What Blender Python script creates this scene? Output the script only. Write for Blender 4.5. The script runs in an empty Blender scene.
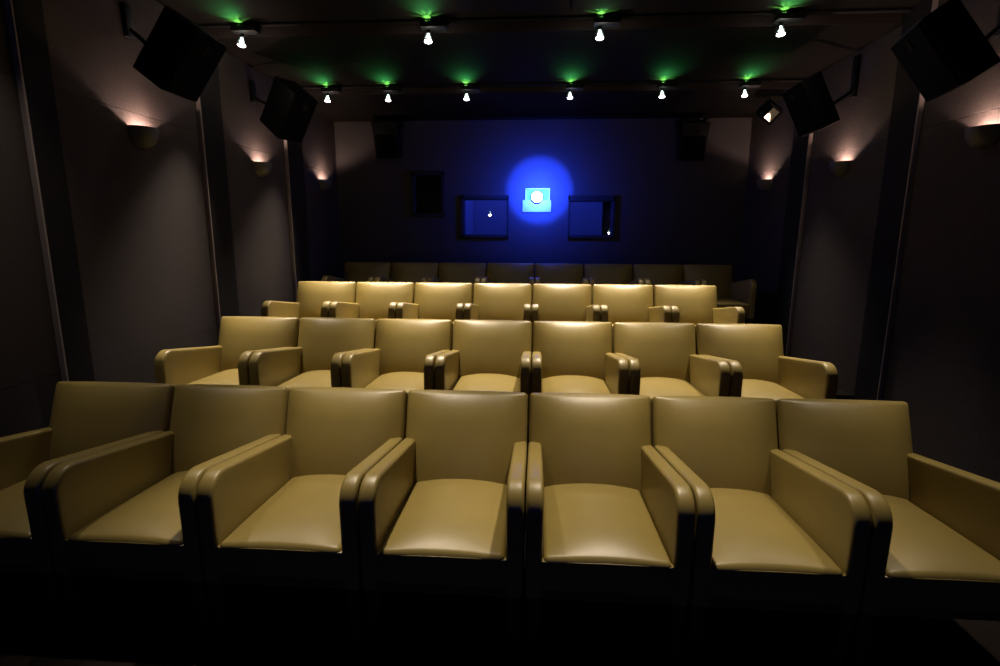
import bpy, bmesh, math, random
from mathutils import Vector, Matrix

random.seed(4)
scene = bpy.context.scene
COL = scene.collection
R = math.radians

# ------------------------------------------------------------------ materials
def principled(name, color, rough=0.6, metal=0.0, spec=0.5, noise=None, bump=None, trans=0.0):
    """noise = (scale, amount): small colour variation; bump = (scale, strength, kind)"""
    m = bpy.data.materials.new(name)
    m.use_nodes = True
    nt = m.node_tree
    b = nt.nodes['Principled BSDF']
    b.inputs['Base Color'].default_value = (*color, 1)
    b.inputs['Roughness'].default_value = rough
    b.inputs['Metallic'].default_value = metal
    b.inputs['Specular IOR Level'].default_value = spec
    b.inputs['Transmission Weight'].default_value = trans
    tc = nt.nodes.new('ShaderNodeTexCoord')
    if noise:
        n = nt.nodes.new('ShaderNodeTexNoise')
        n.inputs['Scale'].default_value = noise[0]
        n.inputs['Detail'].default_value = 4
        nt.links.new(tc.outputs['Object'], n.inputs['Vector'])
        mx = nt.nodes.new('ShaderNodeMix')
        mx.data_type = 'RGBA'
        k = noise[1]
        mx.inputs['A'].default_value = (*[c * (1 - k) for c in color], 1)
        mx.inputs['B'].default_value = (*[min(1, c * (1 + k)) for c in color], 1)
        nt.links.new(n.outputs['Fac'], mx.inputs['Factor'])
        nt.links.new(mx.outputs['Result'], b.inputs['Base Color'])
    if bump:
        bp = nt.nodes.new('ShaderNodeBump')
        bp.inputs['Strength'].default_value = bump[1]
        bp.inputs['Distance'].default_value = 0.002
        if bump[2] == 'weave':
            w1 = nt.nodes.new('ShaderNodeTexWave'); w2 = nt.nodes.new('ShaderNodeTexWave')
            w1.bands_direction = 'Z'; w2.bands_direction = 'DIAGONAL'
            for w in (w1, w2):
                w.inputs['Scale'].default_value = bump[0]
                w.inputs['Distortion'].default_value = 6
                w.inputs['Detail'].default_value = 3
                nt.links.new(tc.outputs['Object'], w.inputs['Vector'])
            ad = nt.nodes.new('ShaderNodeMath'); ad.operation = 'ADD'
            nt.links.new(w1.outputs['Fac'], ad.inputs[0]); nt.links.new(w2.outputs['Fac'], ad.inputs[1])
            nt.links.new(ad.outputs[0], bp.inputs['Height'])
        else:
            n2 = nt.nodes.new('ShaderNodeTexNoise')
            n2.inputs['Scale'].default_value = bump[0]
            n2.inputs['Detail'].default_value = 3
            nt.links.new(tc.outputs['Object'], n2.inputs['Vector'])
            nt.links.new(n2.outputs['Fac'], bp.inputs['Height'])
        nt.links.new(bp.outputs['Normal'], b.inputs['Normal'])
    return m

def emitter(name, color, strength):
    m = bpy.data.materials.new(name)
    m.use_nodes = True
    b = m.node_tree.nodes['Principled BSDF']
    b.inputs['Base Color'].default_value = (0.02, 0.02, 0.02, 1)
    b.inputs['Emission Color'].default_value = (*color, 1)
    b.inputs['Emission Strength'].default_value = strength
    return m

LEATHER = principled('olive leather', (0.296, 0.224, 0.064), 0.40, spec=0.7, noise=(9, 0.10), bump=(420, 0.22, 'noise'))
WOODLEG = principled('dark walnut leg', (0.07, 0.04, 0.022), 0.45, noise=(30, 0.3))
FABRIC = principled('warm grey acoustic fabric', (0.046, 0.0385, 0.039), 0.95, spec=0.15, noise=(110, 0.75), bump=(90, 0.35, 'weave'))
LITEDGE = principled('pilaster side with painted light', (0.24, 0.205, 0.20), 0.9, spec=0.15, noise=(60, 0.2))  # paler colour stands in for light on the pilaster sides
PILASTER = principled('charcoal pilaster fabric', (0.007, 0.006, 0.008), 0.9, spec=0.2, noise=(60, 0.2), bump=(90, 0.3, 'weave'))
BACKWALL = principled('dark rear wall fabric', (0.052, 0.047, 0.049), 0.95, spec=0.15, noise=(50, 0.2), bump=(90, 0.3, 'weave'))
CEIL = principled('dark painted ceiling', (0.0065, 0.0055, 0.005), 0.9, spec=0.05, noise=(12, 0.12))
LITSTEP = principled('ceiling step with painted light', (0.024, 0.018, 0.016), 0.85, spec=0.1, noise=(12, 0.12))  # lighter than the ceiling, in place of light on the step faces
CARPET = principled('dark carpet', (0.016, 0.013, 0.012), 1.0, spec=0.05, noise=(140, 0.5), bump=(300, 0.6, 'noise'))
BLACK = principled('black lacquered cabinet', (0.0025, 0.0025, 0.003), 0.6, spec=0.2, bump=(200, 0.2, 'noise'))
GRILLE = principled('black speaker cloth', (0.003, 0.003, 0.0035), 0.95, spec=0.05, bump=(300, 0.4, 'noise'))
BLACKMETAL = principled('black metal', (0.0025, 0.0025, 0.003), 0.65, metal=0.0, spec=0.2, noise=(40, 0.2))
STEEL = principled('brushed steel', (0.55, 0.55, 0.56), 0.3, metal=1.0, noise=(60, 0.1))
CONE = principled('grey speaker cone', (0.008, 0.008, 0.008), 0.85, spec=0.1, noise=(60, 0.1))
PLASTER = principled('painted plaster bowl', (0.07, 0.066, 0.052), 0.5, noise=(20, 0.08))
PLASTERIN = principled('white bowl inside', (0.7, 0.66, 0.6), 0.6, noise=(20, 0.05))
FRAME = principled('black port frame', (0.005, 0.005, 0.006), 0.8, noise=(40, 0.2))
SILVER = principled('pale projector housing', (0.45, 0.46, 0.50), 0.4, noise=(20, 0.06))
BOOTH = principled('booth plaster', (0.30, 0.30, 0.32), 0.9, noise=(8, 0.05))
GLASS = principled('clear glass', (0.95, 0.96, 1.0), 0.0, trans=1.0)
SCREENM = emitter('blue lit screen', (0.07, 0.16, 1.0), 0.22)
LAMPFACE = emitter('halogen lamp face', (1.0, 0.93, 0.90), 26)
LAMPBACK = emitter('halogen capsule', (0.70, 1.0, 0.82), 5)
SCONCEBULB = emitter('warm halogen bulb', (1.0, 0.66, 0.42), 30)
PROJLENS = emitter('projector lens', (0.80, 0.92, 1.0), 14)
PROJGLASS = emitter('projector port glow', (0.05, 0.30, 1.0), 3.0)
FLOODGLASS = principled('flood lens glass', (0.75, 0.70, 0.62), 0.12, spec=0.8, metal=0.6, noise=(18, 0.2))

# ------------------------------------------------------------------ mesh helpers
def link(name, bm, mats, parent=None, smooth=35, loc=None, rot=None):
    me = bpy.data.meshes.new(name)
    bmesh.ops.recalc_face_normals(bm, faces=bm.faces)
    bm.to_mesh(me); bm.free()
    if not isinstance(mats, (list, tuple)): mats = [mats]
    for m in mats: me.materials.append(m)
    if smooth:
        me.polygons.foreach_set('use_smooth', [True] * len(me.polygons))
        me.set_sharp_from_angle(angle=R(smooth))
    o = bpy.data.objects.new(name, me)
    COL.objects.link(o)
    if parent: o.parent = parent
    if loc is not None: o.location = loc
    if rot is not None: o.rotation_euler = rot
    return o

def thing(name, label, cat, loc=(0, 0, 0), rot=(0, 0, 0), group=None):
    o = bpy.data.objects.new(name, None)
    o.empty_display_size = 0.1
    COL.objects.link(o)
    o.location = loc; o.rotation_euler = rot
    o['label'] = label; o['category'] = cat
    if group: o['group'] = group
    return o

def tag(o, label, cat, group=None):
    o['label'] = label; o['category'] = cat
    if group: o['group'] = group
    return o

def struct(o):
    o['kind'] = 'structure'
    return o

def add_box(bm, x0, x1, y0, y1, z0, z1, bevel=0.0, seg=2, mat=0, xf=None):
    vs = [bm.verts.new((x, y, z)) for z in (z0, z1) for y in (y0, y1) for x in (x0, x1)]
    fs = [bm.faces.new([vs[i] for i in f]) for f in
          ((0, 2, 3, 1), (4, 5, 7, 6), (0, 1, 5, 4), (2, 6, 7, 3), (0, 4, 6, 2), (1, 3, 7, 5))]
    for f in fs: f.material_index = mat
    if bevel > 0:
        es = list({e for f in fs for e in f.edges})
        r = bmesh.ops.bevel(bm, geom=es, offset=bevel, segments=seg, profile=0.5, affect='EDGES', clamp_overlap=True)
        vs = list({v for f in r['faces'] for v in f.verts} | {v for v in vs if v.is_valid})
        for f in r['faces']: f.material_index = mat
    if xf is not None:
        for v in vs:
            if v.is_valid: v.co = xf @ v.co
    return vs

def add_lathe(bm, prof, seg=24, mat=0, xf=None, cap=False):
    """prof: list of (r, z) revolved about z"""
    rings = []
    for r, z in prof:
        if r < 1e-6:
            rings.append([bm.verts.new((0, 0, z))])
        else:
            rings.append([bm.verts.new((r * math.cos(2 * math.pi * i / seg), r * math.sin(2 * math.pi * i / seg), z)) for i in range(seg)])
    for a, b in zip(rings, rings[1:]):
        for i in range(seg):
            j = (i + 1) % seg
            if len(a) == 1 and len(b) == 1: continue
            if len(a) == 1: f = bm.faces.new((a[0], b[i], b[j]))
            elif len(b) == 1: f = bm.faces.new((a[i], a[j], b[0]))
            else: f = bm.faces.new((a[i], a[j], b[j], b[i]))
            f.material_index = mat
    if cap:
        for ring in (rings[0], rings[-1]):
            if len(ring) > 2:
                bm.faces.new(ring).material_index = mat
    if xf is not None:
        for ring in rings:
            for v in ring: v.co = xf @ v.co

def frame_z(direction):
    """rotation taking +z to direction"""
    return Vector((0, 0, 1)).rotation_difference(Vector(direction).normalized()).to_matrix().to_4x4()

def add_rod(bm, a, b, r, seg=10, mat=0):
    a, b = Vector(a), Vector(b)
    d = b - a
    add_lathe(bm, [(0, 0), (r, 0), (r, d.length), (0, d.length)], seg, mat, Matrix.Translation(a) @ frame_z(d))

def add_tube(bm, pts, r, seg=8, mat=0):
    pts = [Vector(p) for p in pts]
    rings = []
    for i, p in enumerate(pts):
        d = (pts[min(i + 1, len(pts) - 1)] - pts[max(i - 1, 0)])
        q = frame_z(d)
        rings.append([bm.verts.new(p + q.to_3x3() @ Vector((r * math.cos(2 * math.pi * k / seg), r * math.sin(2 * math.pi * k / seg), 0))) for k in range(seg)])
    for a, b in zip(rings, rings[1:]):
        for k in range(seg):
            bm.faces.new((a[k], a[(k + 1) % seg], b[(k + 1) % seg], b[k])).material_index = mat
    bm.faces.new(rings[0]).material_index = mat
    bm.faces.new(rings[-1]).material_index = mat

def cushion_bm(sx, sy, sz, r, div, disp):
    """rounded block with its centre at the origin; disp(x,y,z in -1..1) -> offset vector"""
    hs = (sx / 2, sy / 2, sz / 2)
    def axis(h, n):
        c = [h - r + r * math.tan(R(45) * t) for t in (0, 0.34, 0.67, 1)]
        inner = [(-(h - r) + 2 * (h - r) * i / n) for i in range(1, n)]
        return [-v for v in reversed(c)] + inner + c
    ax = [axis(hs[i], div[i]) for i in range(3)]
    bm = bmesh.new()
    cache = {}
    def vert(x, y, z):
        k = (round(x, 6), round(y, 6), round(z, 6))
        if k not in cache:
            p = Vector((x, y, z))
            q = Vector([max(-(hs[i] - r), min(hs[i] - r, p[i])) for i in range(3)])
            d = p - q
            if d.length > 1e-9: p = q + d.normalized() * r
            n = Vector([p[i] / hs[i] for i in range(3)])
            cache[k] = bm.verts.new(p + Vector(disp(*n)))
        return cache[k]
    for a in range(3):
        b, c = (a + 1) % 3, (a + 2) % 3
        for s in (-1, 1):
            for i in range(len(ax[b]) - 1):
                for j in range(len(ax[c]) - 1):
                    q = []
                    for bi, cj in ((i, j), (i + 1, j), (i + 1, j + 1), (i, j + 1)):
                        co = [0, 0, 0]
                        co[a] = s * hs[a]; co[b] = ax[b][bi]; co[c] = ax[c][cj]
                        q.append(vert(*co))
                    if s < 0: q.reverse()
                    if len(set(q)) == 4: bm.faces.new(q)
    return bm

def copy_tree(o, parent=None):
    c = o.copy()
    COL.objects.link(c)
    if parent: c.parent = parent
    for ch in list(o.children): copy_tree(ch, c)
    return c

# ------------------------------------------------------------------ armchair (origin: floor under the top front edge of the back, facing -y)
PITCH = 0.600
def rake(z): return -0.078 * (0.80 - z) / 0.22        # front face of the backrest

def build_chair():
    root = thing('cinema_armchair', '', 'armchair')
    hw = PITCH / 2
    # backrest: pillowed block, sheared backwards
    bw, bt, bh = PITCH - 0.008, 0.13, 0.545
    def bd(x, y, z):
        f, t = 0.0, 0.0
        cx = max(0, 1 - abs(x) ** 3.0)
        if y < 0.3:                                            # padded front: rolled top edge and a full belly
            roll = 0.56
            g = math.sqrt(max(0, 1 - ((z - roll) / (1 - roll)) ** 2)) if z > roll else 1.0
            if z < -0.7: g = math.sqrt(max(0, 1 - ((z + 0.7) / 0.3) ** 2))
            f = -(0.046 * g + (0.046 if z > 0 else 0.064) * max(0, 1 - z * z) - (0 if z > 0 else 0.018)) * cx * (1 - y) / 2
        if z > 0.5:                                            # the top falls away to the rear
            t = 0.004 * cx - 0.055 * (y + 1) / 2
        return (0, f, t)
    bm = cushion_bm(bw, bt, bh, 0.018, (16, 4, 22), bd)
    zc = 0.80 - bh / 2 + 0.006
    for v in bm.verts:
        z = v.co.z + zc
        v.co.z = z
        v.co.y = v.co.y + bt / 2 + rake(z) * 0.97 + 0.008
    back = link('backrest', bm, LEATHER, root, smooth=60)
    # seat cushion
    sw, sd, sh = PITCH - 0.138, 0.66, 0.135
    def sd_(x, y, z):
        if z > 0.0:
            fall = max(0, 1 - abs(y) ** 3.6) if y < 0 else max(0, 1 - 0.22 * y ** 2)
            c = 0.046 * max(0, 1 - abs(x) ** 2.4) * fall
            return (0, 0, c)
        return (0, 0, 0)
    bm = cushion_bm(sw, sd, sh, 0.020, (12, 14, 3), sd_)
    for v in bm.verts:
        y = v.co.y
        v.co.z += 0.411 - sh / 2 - y * 0.040
        v.co.y = y - 0.756 + sd / 2
    seat = link('seat_cushion', bm, LEATHER, root, smooth=60)
    bm = bmesh.new()
    zf = 0.411 - 0.014 + 0.33 * 0.040
    add_tube(bm, [(-sw / 2 + 0.006, -0.7515, zf - 0.005), (-sw / 4, -0.7535, zf - 0.001), (0, -0.7535, zf), (sw / 4, -0.7535, zf - 0.001), (sw / 2 - 0.006, -0.7515, zf - 0.005)], 0.0030)
    link('piping', bm, LEATHER, seat, smooth=60)
    # front rail and the box under the seat
    bm = bmesh.new()
    rw = sw / 2 + 0.010
    add_box(bm, -rw, rw, -0.752, -0.60, 0.258, 0.300, 0.004)
    add_box(bm, -rw, rw, -0.752, -0.722, 0.258, 0.408, 0.006)
    add_box(bm, -rw, rw, -0.60, -0.10, 0.262, 0.285, 0.004)
    link('front_rail', bm, LEATHER, root, smooth=40)
    # armrests
    def arm_profile(inset):
        yf = -0.760 + inset
        rr = 0.095 - inset
        ztop_f, ztop_b = 0.682 - inset, 0.588 - inset
        # top line from back to front
        yb = rake(0.588) - 0.003
        ycen = yf + rr
        pts = []
        slope = (0.682 - 0.588) / (yb - (-0.76 + 0.095))
        zc = ztop_f - rr
        ang0 = math.atan(slope)
        pts.append((yb - inset * 0.6, ztop_b))
        n = 10
        for i in range(n + 1):
            a = R(90) - ang0 * 0.6 + (R(180) - (R(90) - ang0 * 0.6)) * i / n
            pts.append((ycen + rr * math.cos(a), zc + rr * math.sin(a)))
        pts.append((yf + 0.001, 0.50))
        pts.append((yf + 0.004, 0.262 + inset))
        pts.append((rake(0.262) - 0.003 - inset * 0.6, 0.262 + inset))
        pts.append((rake(0.42) - 0.003 - inset * 0.6, 0.42))
        return pts
    aw = 0.064
    for s in (-1, 1):
        bm = bmesh.new()
        x_out, x_in = s * (hw - 0.0022), s * (hw - 0.0022 - aw)
        rb = 0.015
        rings = []
        steps = [(0.030, 0.0), (rb, 0.0), (rb * 0.62, rb * 0.07), (rb * 0.29, rb * 0.29), (rb * 0.07, rb * 0.62), (0, rb)]
        seq = [(x_out, st) for st in steps] + [(x_in, st) for st in reversed(steps)]
        for k, (xb, (ins, dx)) in enumerate(seq):
            toward = -s if k < len(steps) else s
            prof = arm_profile(ins)
            rings.append([bm.verts.new((xb + toward * dx, y, z)) for y, z in prof])
        for a, b in zip(rings, rings[1:]):
            n = len(a)
            for i in range(n):
                bm.faces.new((a[i], a[(i + 1) % n], b[(i + 1) % n], b[i]))
        bm.faces.new(rings[0]); bm.faces.new(rings[-1])
        link('armrest', bm, LEATHER, root, smooth=50)
    # legs
    for sx in (-1, 1):
        for y0, lean in ((-0.715, 0.0), (-0.150, 0.05)):
            bm = bmesh.new()
            x = sx * (hw - 0.036)
            vs = add_box(bm, x - 0.026, x + 0.026, y0 - 0.026, y0 + 0.026, 0, 0.264, 0.003)
            for v in vs:
                t = 1 - v.co.z / 0.264
                v.co.x = x + (v.co.x - x) * (1 - 0.32 * t)
                v.co.y = y0 + (v.co.y - y0) * (1 - 0.32 * t) + lean * t
            link('leg', bm, WOODLEG, root, smooth=40)
    return root

ROW_Y = {1: 0.0, 2: 1.438, 3: 2.8175, 4: 4.0915}
ROW_Z = {1: 0.0, 2: 0.1246, 3: 0.2828, 4: 0.4209}
SEAMS = {1: [-2.450, -1.807, -1.206, -0.598, 0.006, 0.598, 1.180, 1.780],
         2: [-2.430, -1.795, -1.191, -0.594, 0.012, 0.612, 1.215, 1.838],
         3: [-2.432, -1.811, -1.203, -0.600, -0.004, 0.595, 1.197, 1.812],
         4: [-2.395, -1.790, -1.184, -0.580, 0.018, 0.618, 1.215, 1.815, 2.405]}
ROWNAME = {1: 'front row', 2: 'second row', 3: 'third row', 4: 'rear row'}
ORD = ['leftmost', 'second from the left', 'third from the left', 'fourth from the left', 'fifth from the left',
       'sixth from the left', 'rightmost']
ORD8 = ORD[:6] + ['seventh from the left', 'rightmost']
LOOK = {1: 'large olive leather armchair', 2: 'olive leather armchair', 3: 'brightly lit olive leather armchair', 4: 'shadowed olive leather armchair'}

proto = build_chair()
used = False
for r in (1, 2, 3, 4):
    s = SEAMS[r]
    for k in range(len(s) - 1):
        c = proto if not used else copy_tree(proto)
        used = True
        w = s[k + 1] - s[k]
        c.location = ((s[k] + s[k + 1]) / 2, ROW_Y[r], ROW_Z[r])
        c.scale = ((w - 0.0015) / PITCH, 1, 1)
        names = ORD8 if r == 4 else ORD
        extra = ''
        if k == 0: extra = ' beside the left wall'
        if k == len(s) - 2: extra = ' beside the right aisle' if r < 4 else ' beside the right wall'
        c['label'] = f"{LOOK[r]}, {names[k]} in the {ROWNAME[r]}{extra}"
        c['category'] = 'armchair'
        c['group'] = f"armchairs of the {ROWNAME[r]}"

# ------------------------------------------------------------------ room shell
XL, XR, YB, YF = -2.60, 2.648, 4.54, -6.0
C1, C2, C3 = 3.13, 3.065, 2.995            # ceiling levels, stepping down to the rear
Y1, Y2 = 1.83, 3.25                        # where the steps are

bm = bmesh.new()                           # stepped floor
add_box(bm, XL - 0.1, XR + 0.1, YF, YB + 0.1, -0.15, 0.0)
add_box(bm, XL, XR, 0.42, YB + 0.1, 0.0, ROW_Z[2])
add_box(bm, XL, XR, 1.86, YB + 0.1, ROW_Z[2], ROW_Z[3])
add_box(bm, XL, XR, 3.22, YB + 0.1, ROW_Z[3], ROW_Z[4])
struct(link('floor', bm, CARPET, smooth=0))

bm = bmesh.new()                           # stepped ceiling
add_box(bm, XL - 0.1, XR + 0.1, YF, Y1, C1, C1 + 0.2)
add_box(bm, XL - 0.1, XR + 0.1, Y1, Y2, C2, C1 + 0.2)
add_box(bm, XL - 0.1, XR + 0.1, Y2, YB + 0.1, C3, C1 + 0.2)
add_box(bm, XL, XR, Y1 - 0.004, Y1, C2 + 0.001, C1, mat=1)      # faces of the two steps, lightened in colour as if lit
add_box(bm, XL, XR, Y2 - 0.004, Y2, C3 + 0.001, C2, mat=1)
struct(link('ceiling', bm, [CEIL, LITSTEP], smooth=0))

def side_wall(name, x, sgn, seams):
    bm = bmesh.new()
    zs = [0.0] + seams + [C1 + 0.05]
    xa, xb = (x - 0.12, x) if sgn > 0 else (x, x + 0.12)
    for i in range(len(zs) - 1):
        add_box(bm, xa, xb, YF, YB + 0.1, zs[i] + (0.001 if i else 0), zs[i + 1] - 0.001, 0.0012, 1)
    add_box(bm, xa - (0.02 if sgn > 0 else -0.02), xb - (0.02 if sgn > 0 else -0.02), YF, YB + 0.1, 0, C1 + 0.05)
    return struct(link(name, bm, FABRIC, smooth=0))
side_wall('wall_left', XL, 1, [0.795, 2.335])
side_wall('wall_right', XR, -1, [0.795, 2.285])

n = 0
for x, sgn, spans in ((XL, 1, ((0.215, 0.385), (1.675, 1.955), (3.10, 3.47))), (XR, -1, ((1.535, 1.815), (3.01, 3.34)))):
    for (a, b) in spans:
        n += 1
        bm = bmesh.new()
        add_box(bm, min(x - sgn * 0.01, x + sgn * 0.034), max(x - sgn * 0.01, x + sgn * 0.034), a, b, 0, C1 + 0.02, 0.003, 1)
        # pilaster side facing the screen, its light painted in as a paler strip
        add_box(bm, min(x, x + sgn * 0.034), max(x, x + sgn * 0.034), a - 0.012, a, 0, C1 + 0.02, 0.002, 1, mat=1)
        struct(link(f'trim_{n}', bm, [PILASTER, LITEDGE], smooth=0))

# rear wall with its port openings
HOLES = [(-1.57, -1.21, 1.835, 2.33), (-0.925, -0.353, 1.565, 2.025), (-0.112, 0.188, 1.925, 2.151), (0.455, 1.005, 1.565, 2.005)]
def wall_with_holes(name, y0, y1, x0, x1, z0, z1, holes, mat):
    xs = sorted({x0, x1, *[h[0] for h in holes], *[h[1] for h in holes]})
    zs = sorted({z0, z1, *[h[2] for h in holes], *[h[3] for h in holes]})
    bm = bmesh.new()
    hole = lambda i, j: any(h[0] <= xs[i] and xs[i + 1] <= h[1] and h[2] <= zs[j] and zs[j + 1] <= h[3] for h in holes) if 0 <= i < len(xs) - 1 and 0 <= j < len(zs) - 1 else True
    vc = {}
    def V(x, y, z):
        k = (x, y, z)
        if k not in vc: vc[k] = bm.verts.new(k)
        return vc[k]
    for i in range(len(xs) - 1):
        for j in range(len(zs) - 1):
            if hole(i, j): continue
            a, b, c, d = xs[i], xs[i + 1], zs[j], zs[j + 1]
            bm.faces.new((V(a, y0, c), V(b, y0, c), V(b, y0, d), V(a, y0, d)))
            bm.faces.new((V(a, y1, d), V(b, y1, d), V(b, y1, c), V(a, y1, c)))
            if hole(i - 1, j): bm.faces.new((V(a, y0, d), V(a, y1, d), V(a, y1, c), V(a, y0, c)))
            if hole(i + 1, j): bm.faces.new((V(b, y0, c), V(b, y1, c), V(b, y1, d), V(b, y0, d)))
            if hole(i, j - 1): bm.faces.new((V(a, y0, c), V(a, y1, c), V(b, y1, c), V(b, y0, c)))
            if hole(i, j + 1): bm.faces.new((V(b, y0, d), V(b, y1, d), V(a, y1, d), V(a, y0, d)))
    return struct(link(name, bm, mat, smooth=0))
wall_with_holes('wall_back', YB, YB + 0.16, XL - 0.1, XR + 0.1, 0, C1 + 0.1, HOLES, BACKWALL)

# projection booth behind the rear wall
bm = bmesh.new()
add_box(bm, -2.2, 1.8, 6.4, 6.5, 0.3, 3.3)
add_box(bm, -2.3, -2.2, YB + 0.16, 6.5, 0.3, 3.3)
add_box(bm, -1.12, -1.02, YB + 0.16, 6.5, 0.3, 3.3)  # partition added to keep the blue light from the left window
add_box(bm, 1.8, 1.9, YB + 0.16, 6.5, 0.3, 3.3)
add_box(bm, -2.3, 1.9, YB + 0.16, 6.5, 3.3, 3.4)
add_box(bm, -2.3, 1.9, YB + 0.16, 6.5, 0.2, 0.3)
add_box(bm, 0.895, 1.20, YB + 0.17, YB + 0.20, 1.4, 2.2, mat=1)  # black panel added where the booth behind the pane is unlit
struct(link('wall_booth', bm, [BOOTH, FRAME], smooth=0))
bm = bmesh.new()
add_box(bm, XL - 0.1, XR + 0.1, YF - 0.1, YF, 0, C1 + 0.2)
struct(link('wall_front', bm, PILASTER, smooth=0))

def port(name, hx0, hx1, hz0, hz1, frame, tilt, yaw=0):
    """window in a hole of the rear wall: frame (l, r, b, t widths outside the hole) and a tilted pane"""
    o = bpy.data.objects.new(name, None); COL.objects.link(o)
    o.location = ((hx0 + hx1) / 2, YB, (hz0 + hz1) / 2)
    struct(o)
    l, r, b, t = frame
    cx, cz = o.location.x, o.location.z
    bm = bmesh.new()
    y0, y1 = -0.022, 0.15
    i = 0.004
    ax0, ax1, az0, az1 = hx0 - cx, hx1 - cx, hz0 - cz, hz1 - cz
    add_box(bm, ax0 - l, ax0 + i, y0, 0.0, az0 - b, az1 + t, 0.003)
    add_box(bm, ax1 - i, ax1 + r, y0, 0.0, az0 - b, az1 + t, 0.003)
    add_box(bm, ax0 - l, ax1 + r, y0, 0.0, az1 - i, az1 + t, 0.003)
    add_box(bm, ax0 - l, ax1 + r, y0, 0.0, az0 - b, az0 + i, 0.003)
    # reveal lining
    add_box(bm, ax0, ax0 + 0.006, 0, y1, az0, az1); add_box(bm, ax1 - 0.006, ax1, 0, y1, az0, az1)
    add_box(bm, ax0, ax1, 0, y1, az0, az0 + 0.006); add_box(bm, ax0, ax1, 0, y1, az1 - 0.006, az1)
    link('window_frame', bm, FRAME, o, smooth=0)
    bm = bmesh.new()
    h = (az1 - az0) / 2 - 0.007
    add_box(bm, ax0 + 0.007, ax1 - 0.007, -0.003, 0.003, -h, h)
    link('window_pane', bm, GLASS, o, smooth=0, loc=(0, 0.075, 0), rot=(R(-tilt), 0, R(yaw)))
    return o
port('window_1', *HOLES[0], (0.04, 0.04, 0.04, 0.04), 9.25, -0.95)
port('window_2', *HOLES[1], (0.035, 0.02, 0.035, 0.045), 9.6, 0.6)
port('window_3', *HOLES[3], (0.02, 0.03, 0.035, 0.065), 12.4, 3.06)

# ------------------------------------------------------------------ projector at its port
pj = thing('projector', 'glowing blue-white projector shining through the port in the rear wall', 'projector', (0.035, YB, 1.86))
bm = bmesh.new()                                                  # casing in and below the port
add_box(bm, -0.19, 0.18, -0.020, 0.003, 0.0, 0.152, 0.008)
link('casing', bm, SILVER, pj, smooth=40)
bm = bmesh.new()                                                  # surround of the port
for a in ((-0.155, -0.140, 0.063, 0.298), (0.146, 0.161, 0.063, 0.298), (-0.155, 0.161, 0.286, 0.300)):
    add_box(bm, a[0], a[1], -0.018, 0.10, a[2], a[3], 0.003)
link('port_frame', bm, SILVER, pj, smooth=40)
bm = bmesh.new()
add_box(bm, -0.140, 0.146, 0.06, 0.085, 0.063, 0.286)
link('port_glass', bm, PROJGLASS, pj, smooth=0)
bm = bmesh.new()
X = Matrix.Translation((-0.005, 0.06, 0.190)) @ Matrix.Rotation(R(90), 4, 'X')
add_lathe(bm, [(0.066, 0.0), (0.078, 0.0), (0.082, 0.04), (0.082, 0.10), (0.070, 0.10), (0.066, 0.0)], 32, 0, X)
barrel = link('lens_barrel', bm, BLACKMETAL, pj, smooth=40)
bm = bmesh.new()
add_lathe(bm, [(0.070, 0.086), (0.050, 0.098), (0.026, 0.105), (0, 0.107)], 32, 0, X)
link('lens', bm, PROJLENS, barrel, smooth=60)

# ------------------------------------------------------------------ lights helper
def lamp(name, kind, loc, energy, color, aim=None, size=60, blend=0.5, radius=0.03):
    l = bpy.data.lights.new(name, kind)
    l.energy = energy; l.color = color
    if kind in ('POINT', 'SPOT'): l.shadow_soft_size = radius
    if kind == 'SPOT':
        l.spot_size = R(size); l.spot_blend = blend
    o = bpy.data.objects.new(name, l)
    COL.objects.link(o)
    o.location = loc
    if aim is not None:
        o.rotation_euler = Vector(aim).to_track_quat('-Z', 'Y').to_euler()
    return o

# ------------------------------------------------------------------ track lighting
def track(name, y, z, label):
    bm = bmesh.new()
    add_box(bm, XL + 0.02, XR - 0.02, y - 0.018, y + 0.018, z - 0.020, z, 0.003)
    add_box(bm, XL + 0.02, XR - 0.02, y - 0.006, y + 0.006, z - 0.023, z - 0.018)
    return tag(link(name, bm, BLACKMETAL, smooth=0), label, 'lighting track', 'lighting tracks')
TY1, TY2, TY0 = 1.745, 3.185, -0.04
track('lighting_track', TY1, C1, 'thin black lighting track carrying the four larger spotlights nearer the camera')
track('lighting_track', TY2, C2, 'thin black lighting track carrying the six smaller spotlights further back')

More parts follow.
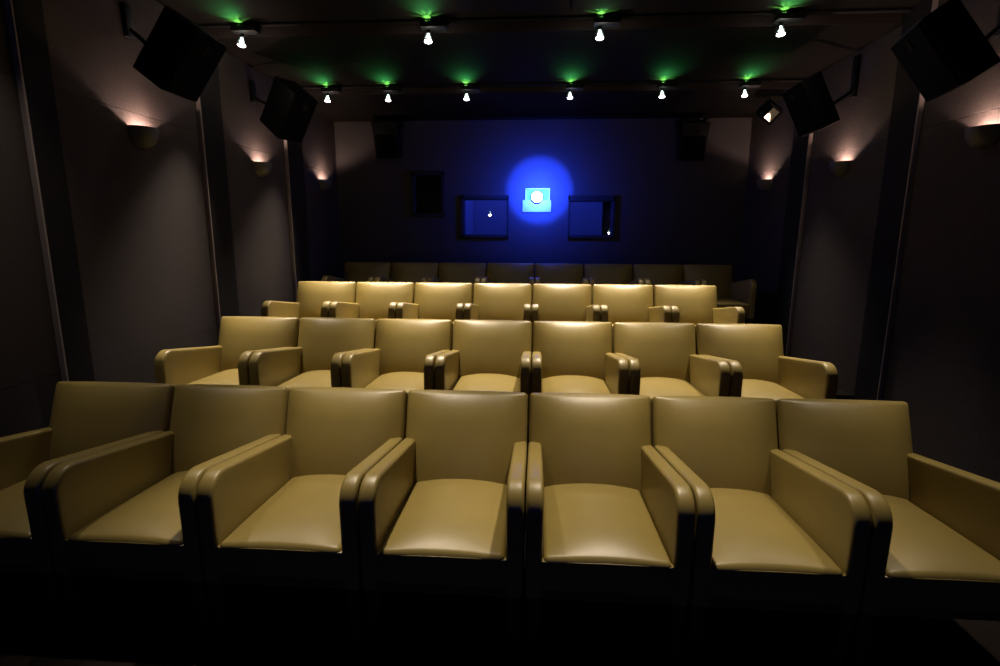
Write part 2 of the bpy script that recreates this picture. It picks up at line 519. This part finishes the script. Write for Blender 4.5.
def build_head():
    """origin at the track; lamp hangs below"""
    t = thing('track_spotlight', '', 'spotlight')
    bm = bmesh.new()
    add_box(bm, -0.060, 0.125, -0.020, 0.020, -0.046, -0.021, 0.004)
    add_box(bm, -0.075, 0.110, -0.074, -0.070, -0.070, -0.036, 0.0015)      # tray open at the top
    add_box(bm, -0.075, 0.110, -0.074, 0.020, -0.073, -0.068, 0.0015)
    add_box(bm, -0.075, -0.071, -0.074, 0.020, -0.070, -0.040, 0.001)
    add_box(bm, 0.106, 0.110, -0.074, 0.020, -0.070, -0.040, 0.001)
    link('track_adapter', bm, BLACKMETAL, t, smooth=40)
    bm = bmesh.new()
    add_rod(bm, (-0.02, 0, -0.072), (-0.02, 0, -0.090), 0.006)
    add_tube(bm, [(-0.02, 0, -0.084), (-0.050, 0, -0.087), (-0.056, 0, -0.098), (-0.056, -0.006, -0.140)], 0.0035)
    link('yoke', bm, BLACKMETAL, t, smooth=40)
    aim = Vector((0.0, -0.22, -1)).normalized()
    X = Matrix.Translation((-0.028, -0.004, -0.099)) @ frame_z(aim)
    bm = bmesh.new()                                # ring that holds the lamp
    add_lathe(bm, [(0.0285, 0.050), (0.031, 0.050), (0.031, 0.060), (0.0285, 0.060), (0.0285, 0.050)], 24, 0, X)
    for a in (0, 120, 240):
        p = lambda r, z: X @ Vector((r * math.cos(R(a + 20)), r * math.sin(R(a + 20)), z))
        add_rod(bm, p(0.013, -0.004), p(0.030, 0.052), 0.002, 6)
    link('lamp_ring', bm, STEEL, t, smooth=40)
    bm = bmesh.new()                                # bright lamp face
    add_lathe(bm, [(0, 0.059), (0.027, 0.057), (0.027, 0.052), (0, 0.052)], 24, 0, X)
    link('lamp_face', bm, LAMPFACE, t, smooth=40)
    bm = bmesh.new()                                # leaking back of the reflector with its capsule
    add_lathe(bm, [(0, 0.0), (0.008, 0.0), (0.009, 0.012), (0.013, 0.022), (0.018, 0.032), (0.0, 0.034)], 20, 0, X)
    link('reflector', bm, LAMPBACK, t, smooth=40)
    bm = bmesh.new()                                # added slotted shield, shaped to throw green streaks on the ceiling
    slots = (-90 - 31, -90 + 27, -90 - 4, -90 + 68, -90 - 72)
    for k in range(0, 360, 3):
        zt = -0.039 if any(abs((k + 1.5 - a + 180) % 360 - 180) < 5.5 for a in slots) else -0.017
        q = [bm.verts.new((-0.028 + rr * math.cos(R(b)), -0.046 + rr * math.sin(R(b)), zz)) for zz in (-0.062, zt) for rr, b in ((0.017, k), (0.017, k + 3), (0.018, k + 3), (0.018, k))]
        for f in ((0, 1, 2, 3), (7, 6, 5, 4), (0, 4, 5, 1), (1, 5, 6, 2), (2, 6, 7, 3), (3, 7, 4, 0)): bm.faces.new([q[i] for i in f])
    add_lathe(bm, [(0, -0.0645), (0.018, -0.0645), (0.018, -0.062), (0, -0.062)], 24, 0, Matrix.Translation((-0.028, -0.046, 0)))
    add_box(bm, -0.033, -0.023, -0.051, -0.041, -0.069, -0.062)
    link('added_streak_shield', bm, BLACKMETAL, t, smooth=0)
    bm = bmesh.new()
    add_lathe(bm, [(0, -0.024), (0.013, -0.024), (0.013, -0.001), (0, -0.001)], 16, 0, X)
    link('lamp_socket', bm, BLACKMETAL, t, smooth=40)
    return t
head = build_head()
heads1 = [-2.205, -0.768, 0.495, 1.770]
heads2 = [-2.115, -1.480, -0.672, 0.370, 1.275, 2.070]
L1 = ['leftmost', 'second from the left', 'third from the left', 'rightmost']
L2 = ['leftmost', 'second from the left', 'third from the left', 'fourth from the left', 'fifth from the left', 'rightmost']
WARM = (1.0, 0.84, 0.65)
GREEN = (0.10, 1.0, 0.22)
rnd = random.Random(11)
first = True
for hs, ty, z, names, sz, where in ((heads1, TY1, C1, L1, 1.0, 'front track of four lamps'), (heads2, TY2, C2, L2, 0.96, 'rear track of six lamps')):
    for i, x in enumerate(hs):
        h = head if first else copy_tree(head)
        first = False
        h.location = (x, ty, z)
        h.scale = (sz, sz, sz)
        h['label'] = f"lit spotlight with green glow, {names[i]} on the {where}"
        h['category'] = 'spotlight'; h['group'] = 'track spotlights'
        lx, lz = x - 0.028 * sz, z - 0.158 * sz
        front = ty == TY1
        lamp('spotlight_beam', 'SPOT', (lx, ty - 0.022, lz), (450 if front else 470) * (0.85 if i == 0 else 1 if i < len(hs) - 1 else 0.8 if front else 0.5), WARM, (0.0, -0.30 if front else -0.33, -1), 50 if front else 55, 1.0, 0.03)
        if front: lamp('lamp_spill', 'POINT', (lx, ty - 0.03, lz - 0.01), 2.8, WARM, radius=0.03)
        # green light that leaks out of the dichroic reflector on to the ceiling
        gl = (x - 0.028 * sz, ty - 0.046 * sz, z - 0.046 * sz)
        lamp('reflector_leak', 'SPOT', gl, 14, (0.24, 1.0, 0.14), (0, 0, 1), 176, 0.2, 0.0025)
        lamp('reflector_leak', 'SPOT', (gl[0], gl[1] - 0.055, gl[2] - 0.03), 7.0, GREEN, (0, -0.7, 1), 120, 0.8, 0.012)
# spotlights of the next track, above the front row and out of the frame
for x, e in zip(heads1, (45, 215, 225, 115)):
    lamp('spotlight_beam', 'SPOT', (x, TY0, C1 - 0.16), e, WARM, (0.0, -0.16, -1), 84 if x < -2 else 48, 1.0, 0.03)

# ------------------------------------------------------------------ wall sconces
def sconce(x, sgn, y, z, label):
    t = thing('wall_sconce', label, 'wall lamp', (x, y, z), (0, 0, 0 if sgn > 0 else math.pi), 'wall sconces')
    # half bowl opening upwards; +x points into the room
    def bowl(ry, rx, h, bm, inner):
        N, M = 20, 10
        g = []
        for j in range(M + 1):
            b = R(90) * j / M
            row = []
            for i in range(N + 1):
                a = -R(90) + R(180) * i / N
                row.append(bm.verts.new((rx * math.cos(a) * math.cos(b) ** 0.8 + 0.002, ry * math.sin(a) * math.cos(b) ** 0.8, -h * math.sin(b))))
            g.append(row)
        for j in range(M):
            for i in range(N):
                q = [g[j][i], g[j][i + 1], g[j + 1][i + 1], g[j + 1][i]]
                try:
                    f = bm.faces.new(q); f.material_index = inner
                except ValueError: pass
        return g
    bm = bmesh.new()
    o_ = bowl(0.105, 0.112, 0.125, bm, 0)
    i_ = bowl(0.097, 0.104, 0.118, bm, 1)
    for i in range(len(o_[0]) - 1):
        bm.faces.new((o_[0][i], o_[0][i + 1], i_[0][i + 1], i_[0][i]))
    bmesh.ops.remove_doubles(bm, verts=bm.verts, dist=1e-5)
    link('bowl', bm, [PLASTER, PLASTERIN], t, smooth=60)
    bm = bmesh.new()
    add_box(bm, -0.004, 0.008, -0.05, 0.05, -0.085, -0.012, 0.003)
    link('back_plate', bm, BLACKMETAL, t, smooth=0)
    bm = bmesh.new()
    add_lathe(bm, [(0, -0.068), (0.009, -0.066), (0.010, -0.050), (0.007, -0.041), (0, -0.038)], 14, 0, Matrix.Translation((0.042, 0, -0.030)))
    link('bulb', bm, SCONCEBULB, t, smooth=60)
    lamp('sconce_light', 'POINT', (x + sgn * 0.042, y, z - 0.050), 14, (1.0, 0.66, 0.52), radius=0.010)
SL = [(1.029, 2.245), (2.555, 2.224), (4.044, 2.219)]
SR = [(0.942, 2.188), (2.401, 2.187), (3.92, 2.193)]
for (y, z), w in zip(SL, ('nearest the camera, under the first speaker', 'in the middle, under the second speaker', 'furthest back')):
    sconce(XL, 1, y, z, f'half-bowl wall sconce glowing upwards on the left wall, {w}')
for (y, z), w in zip(SR, ('cut by the frame edge', 'in the middle', 'furthest back, under the floodlight')):
    sconce(XR, -1, y, z, f'half-bowl wall sconce glowing upwards on the right wall, {w}')

# ------------------------------------------------------------------ side loudspeakers
def side_speaker(P, th, ya, dims, m, br, label):
    d, h, w = dims
    n = Vector((math.cos(th) * math.cos(ya), -math.cos(th) * math.sin(ya), -math.sin(th)))
    u = Vector((math.sin(th) * math.cos(ya), -math.sin(th) * math.sin(ya), math.cos(th)))
    s = n.cross(u)
    if s.y > 0: s = -s
    M3 = Vector((m, 1, 1))
    n, u, s = n * M3, u * M3, s * M3
    c = Vector(P) * M3
    t = thing('side_loudspeaker', label, 'loudspeaker', c, (0, 0, 0), 'side loudspeakers')
    def W(a, b, e): return n * a + u * b + s * e
    bm = bmesh.new()                                          # cabinet: narrower towards its back
    q = []
    for a, k in ((-d / 2, 0.90), (d / 2 - 0.02, 1.0)):
        for b, e in ((-1, -1), (1, -1), (1, 1), (-1, 1)):
            q.append(bm.verts.new(W(a, b * h / 2, e * w / 2 * k)))
    for f in ((0, 1, 2, 3), (7, 6, 5, 4), (0, 4, 5, 1), (1, 5, 6, 2), (2, 6, 7, 3), (3, 7, 4, 0)): bm.faces.new([q[i] for i in f])
    bmesh.ops.bevel(bm, geom=list(bm.edges), offset=0.008, segments=2, affect='EDGES', profile=0.5)
    link('cabinet', bm, BLACK, t, smooth=40)
    bm = bmesh.new()                                          # grille on the baffle
    q = []
    for a, k in ((d / 2 - 0.022, 0.97), (d / 2, 0.93)):
        for b, e in ((-1, -1), (1, -1), (1, 1), (-1, 1)):
            q.append(bm.verts.new(W(a, b * h / 2 * k, e * w / 2 * k)))
    for f in ((0, 1, 2, 3), (7, 6, 5, 4), (0, 4, 5, 1), (1, 5, 6, 2), (2, 6, 7, 3), (3, 7, 4, 0)): bm.faces.new([q[i] for i in f])
    link('grille', bm, GRILLE, t, smooth=40)
    bm = bmesh.new()
    X = Matrix.Translation(W(d / 2, h * 0.30, 0)) @ frame_z(n)
    add_lathe(bm, [(0.030, -0.004), (0.034, 0.004), (0.028, 0.006), (0.020, 0.0), (0.008, 0.001), (0, 0.004)], 24, 0, X)
    link('tweeter', bm, CONE, t, smooth=50)
    bm = bmesh.new()
    X = Matrix.Translation(W(d / 2, h * 0.41, 0.02)) @ frame_z(n)
    add_lathe(bm, [(0.0, 0.003), (0.009, 0.003), (0.010, -0.003)], 14, 0, X)
    link('badge', bm, CONE, t, smooth=50)
    bm = bmesh.new()                                          # wall bracket
    wx = (XL if m > 0 else XR) - c.x
    by, z0, z1 = br
    by -= c.y
    sg = 1 if m > 0 else -1
    add_box(bm, min(wx - sg * .002, wx + sg * 0.03), max(wx - sg * .002, wx + sg * 0.03), by - 0.03, by + 0.03, z0 - c.z, z1 - c.z, 0.004)
    rear = W(-d / 2 - 0.002, -h * 0.18, 0)
    add_tube(bm, [(wx + sg * 0.02, by, z0 - c.z + 0.05), (wx + sg * 0.06, by, z0 - c.z + 0.02), rear - n * 0.04, rear], 0.014)
    add_lathe(bm, [(0, -0.006), (0.05, -0.006), (0.05, 0.004), (0, 0.004)], 20, 0, Matrix.Translation(rear) @ frame_z(n))
    link('wall_bracket', bm, BLACKMETAL, t, smooth=40)
side_speaker((-2.202, 0.934, 2.646), 0.649, 0.035, (0.251, 0.422, 0.302), 1, (1.016, 2.79, 2.99), 'large black loudspeaker tilted on the left wall above the nearest sconce')
side_speaker((-2.202, 2.379, 2.646), 0.631, 0.442, (0.330, 0.426, 0.245), 1, (2.511, 2.75, 2.94), 'black loudspeaker tilted on the left wall, the further of the two there')
side_speaker((-2.251, 0.836, 2.559), 0.608, -0.256, (0.203, 0.412, 0.408), -1, (0.95, 2.68, 2.95), 'large black loudspeaker in the top right corner, cut by the frame edge')
side_speaker((-2.252, 2.272, 2.614), 0.482, -0.010, (0.189, 0.413, 0.323), -1, (2.373, 2.70, 3.02), 'black loudspeaker tilted on the right wall beside the small floodlight')

# ------------------------------------------------------------------ rear loudspeakers
def rear_speaker(x, z, label):
    t = thing('rear_loudspeaker', label, 'loudspeaker', (x, YB, z), (0, 0, 0), 'rear wall loudspeakers')
    tilt = Matrix.Translation((0, -0.20, 0)) @ Matrix.Rotation(R(14), 4, 'X')
    bm = bmesh.new()
    vs = add_box(bm, -0.165, 0.165, -0.11, 0.11, -0.22, 0.22, 0.012)
    for v in vs:
        if not v.is_valid: continue
        k = 1 - 0.14 * (0.22 - v.co.z) / 0.44
        v.co.x *= k
    for v in vs:
        if v.is_valid: v.co = tilt @ v.co
    link('cabinet', bm, BLACK, t, smooth=40)
    bm = bmesh.new()
    add_box(bm, -0.135, 0.135, -0.120, -0.108, -0.205, 0.06, 0.004, xf=tilt)
    link('grille', bm, GRILLE, t, smooth=40)
    bm = bmesh.new()
    add_lathe(bm, [(0.034, -0.004), (0.038, 0.006), (0.030, 0.008), (0.018, 0.002), (0.012, 0.008), (0, 0.012)], 24, 0, tilt @ Matrix.Translation((0.015, -0.112, 0.125)) @ Matrix.Rotation(R(90), 4, 'X'))
    link('tweeter', bm, CONE, t, smooth=50)
    bm = bmesh.new()
    add_box(bm, -0.16, -0.13, -0.30, 0.004, 0.236, 0.262, 0.003)
    add_box(bm, 0.13, 0.16, -0.30, 0.004, 0.236, 0.262, 0.003)
    add_box(bm, -0.16, 0.16, -0.03, 0.004, 0.17, 0.262, 0.003)
    add_rod(bm, (0, 0.004, 0.0), (0, -0.11, 0.0), 0.02)
    link('wall_bracket', bm, BLACKMETAL, t, smooth=40)
rear_speaker(-1.845, 2.735, 'small black loudspeaker high on the left of the rear wall')
rear_speaker(1.885, 2.690, 'small black loudspeaker high on the right of the rear wall')

# ------------------------------------------------------------------ floodlight near the right wall, and a box on the ceiling
t = thing('floodlight', 'small square floodlight hung near the right wall beside a black loudspeaker', 'floodlight', (2.38, 3.5, C3))
X = Matrix.Translation((0.045, 0, -0.165)) @ Matrix.Rotation(R(-12), 4, 'Z') @ Matrix.Rotation(R(28), 4, 'X') @ Matrix.Rotation(R(38), 4, 'Y')
bm = bmesh.new()
add_box(bm, -0.085, 0.085, -0.045, 0.11, -0.085, 0.085, 0.012, xf=X)
for a in ((-0.085, -0.062, -0.085, 0.085), (0.062, 0.085, -0.085, 0.085), (-0.085, 0.085, 0.062, 0.085), (-0.085, 0.085, -0.085, -0.062)):
    add_box(bm, a[0], a[1], -0.062, -0.04, a[2], a[3], 0.003, xf=X)
link('housing', bm, BLACKMETAL, t, smooth=40)
bm = bmesh.new()                                              # faceted reflector behind the lens
q = [bm.verts.new(X @ Vector(p)) for p in ((-0.06, -0.056, -0.06), (0.06, -0.056, -0.06), (0.06, -0.056, 0.06), (-0.06, -0.056, 0.06), (0, -0.047, 0))]
for i in range(4): bm.faces.new((q[i], q[(i + 1) % 4], q[4]))
link('lens', bm, FLOODGLASS, t, smooth=0)
bm = bmesh.new()
add_box(bm, -0.085, -0.078, -0.14, -0.05, -0.07, 0.07, 0.002, xf=X @ Matrix.Translation((-0.01, 0, 0)) @ Matrix.Rotation(R(14), 4, 'Z'))
link('barn_door', bm, BLACKMETAL, t, smooth=0)
bm = bmesh.new()
add_rod(bm, (0.045, 0.02, -0.001), (0.045, 0.02, -0.05), 0.012)
add_tube(bm, [X @ Vector((-0.098, 0.02, 0)), X @ Vector((-0.098, 0.02, 0.09)), (0.045, 0.02, -0.045), X @ Vector((0.098, 0.02, 0.09)), X @ Vector((0.098, 0.02, 0))], 0.007)
link('yoke', bm, BLACKMETAL, t, smooth=40)

bm = bmesh.new()
add_box(bm, 0.235, 0.745, 1.15, 1.50, C1 - 0.055, C1 + 0.002, 0.006)
cb = link('ceiling_box', bm, GRILLE, smooth=0)
tag(cb, 'flat black box fixed to the ceiling above the third spotlight, cut by the frame', 'ceiling box')

# ------------------------------------------------------------------ cinema screen behind the camera, lit blue by the projector
bm = bmesh.new()
add_box(bm, -1.9, 1.9, YF + 0.0005, YF + 0.04, 0.8, 2.7)
add_box(bm, -1.95, 1.95, YF + 0.0005, YF + 0.03, 0.0, 0.8, mat=1)
tag(link('projection_screen', bm, [SCREENM, PILASTER], smooth=0), 'wide projection screen lit blue on the front wall', 'screen')

# ------------------------------------------------------------------ added blue lamps near the projector, and booth light
BLUE = (0.017, 0.058, 1.0)
lamp('added_blue_fill', 'SPOT', (0.045, YB - 0.30, 2.09), 88, BLUE, (0, 1, 0), 174, 0.3, 0.05)  # added lamp without a fixture, wide blue wash on the rear wall
lamp('added_blue_fill', 'SPOT', (0.06, YB - 0.35, 2.13), 190, BLUE, (0, 1, 0), 107, 0.20, 0.01)  # added lamp in mid-air, draws the blue halo disc
lamp('added_blue_fill', 'POINT', (0.045, YB - 0.30, 2.02), 8, BLUE, radius=0.10)  # added lamp without a fixture, tints the rear row blue
lamp('booth_light', 'POINT', (0.0, 5.6, 2.9), 55, (0.04, 0.07, 1.0), radius=0.1)

# ------------------------------------------------------------------ camera
cam = bpy.data.cameras.new('Camera')
cam.sensor_width = 36; cam.sensor_fit = 'HORIZONTAL'
cam.lens = 525.0 * 36 / 1000
cam.clip_start = 0.05
co = bpy.data.objects.new('Camera', cam)
COL.objects.link(co)
yaw, pit, roll = R(3.845), R(10.468), R(0.246)
fwd = Vector((-math.sin(yaw) * math.cos(pit), math.cos(yaw) * math.cos(pit), -math.sin(pit)))
right = Vector((math.cos(yaw), math.sin(yaw), 0))
up = right.cross(fwd)
r_ = right * math.cos(roll) + up * math.sin(roll)
u_ = -right * math.sin(roll) + up * math.cos(roll)
M = Matrix((r_, u_, -fwd)).transposed().to_4x4()
M.translation = Vector((0.030, -2.458, 1.554))
co.matrix_world = M
scene.camera = co

# ------------------------------------------------------------------ world, view
w = bpy.data.worlds.new('World'); scene.world = w
w.use_nodes = True
w.node_tree.nodes['Background'].inputs[0].default_value = (0, 0, 0, 1)
w.node_tree.nodes['Background'].inputs[1].default_value = 0
scene.view_settings.view_transform = 'Standard'
scene.view_settings.look = 'None'
scene.view_settings.gamma = 1
scene.view_settings.exposure = 0
scene.view_settings.use_curve_mapping = False
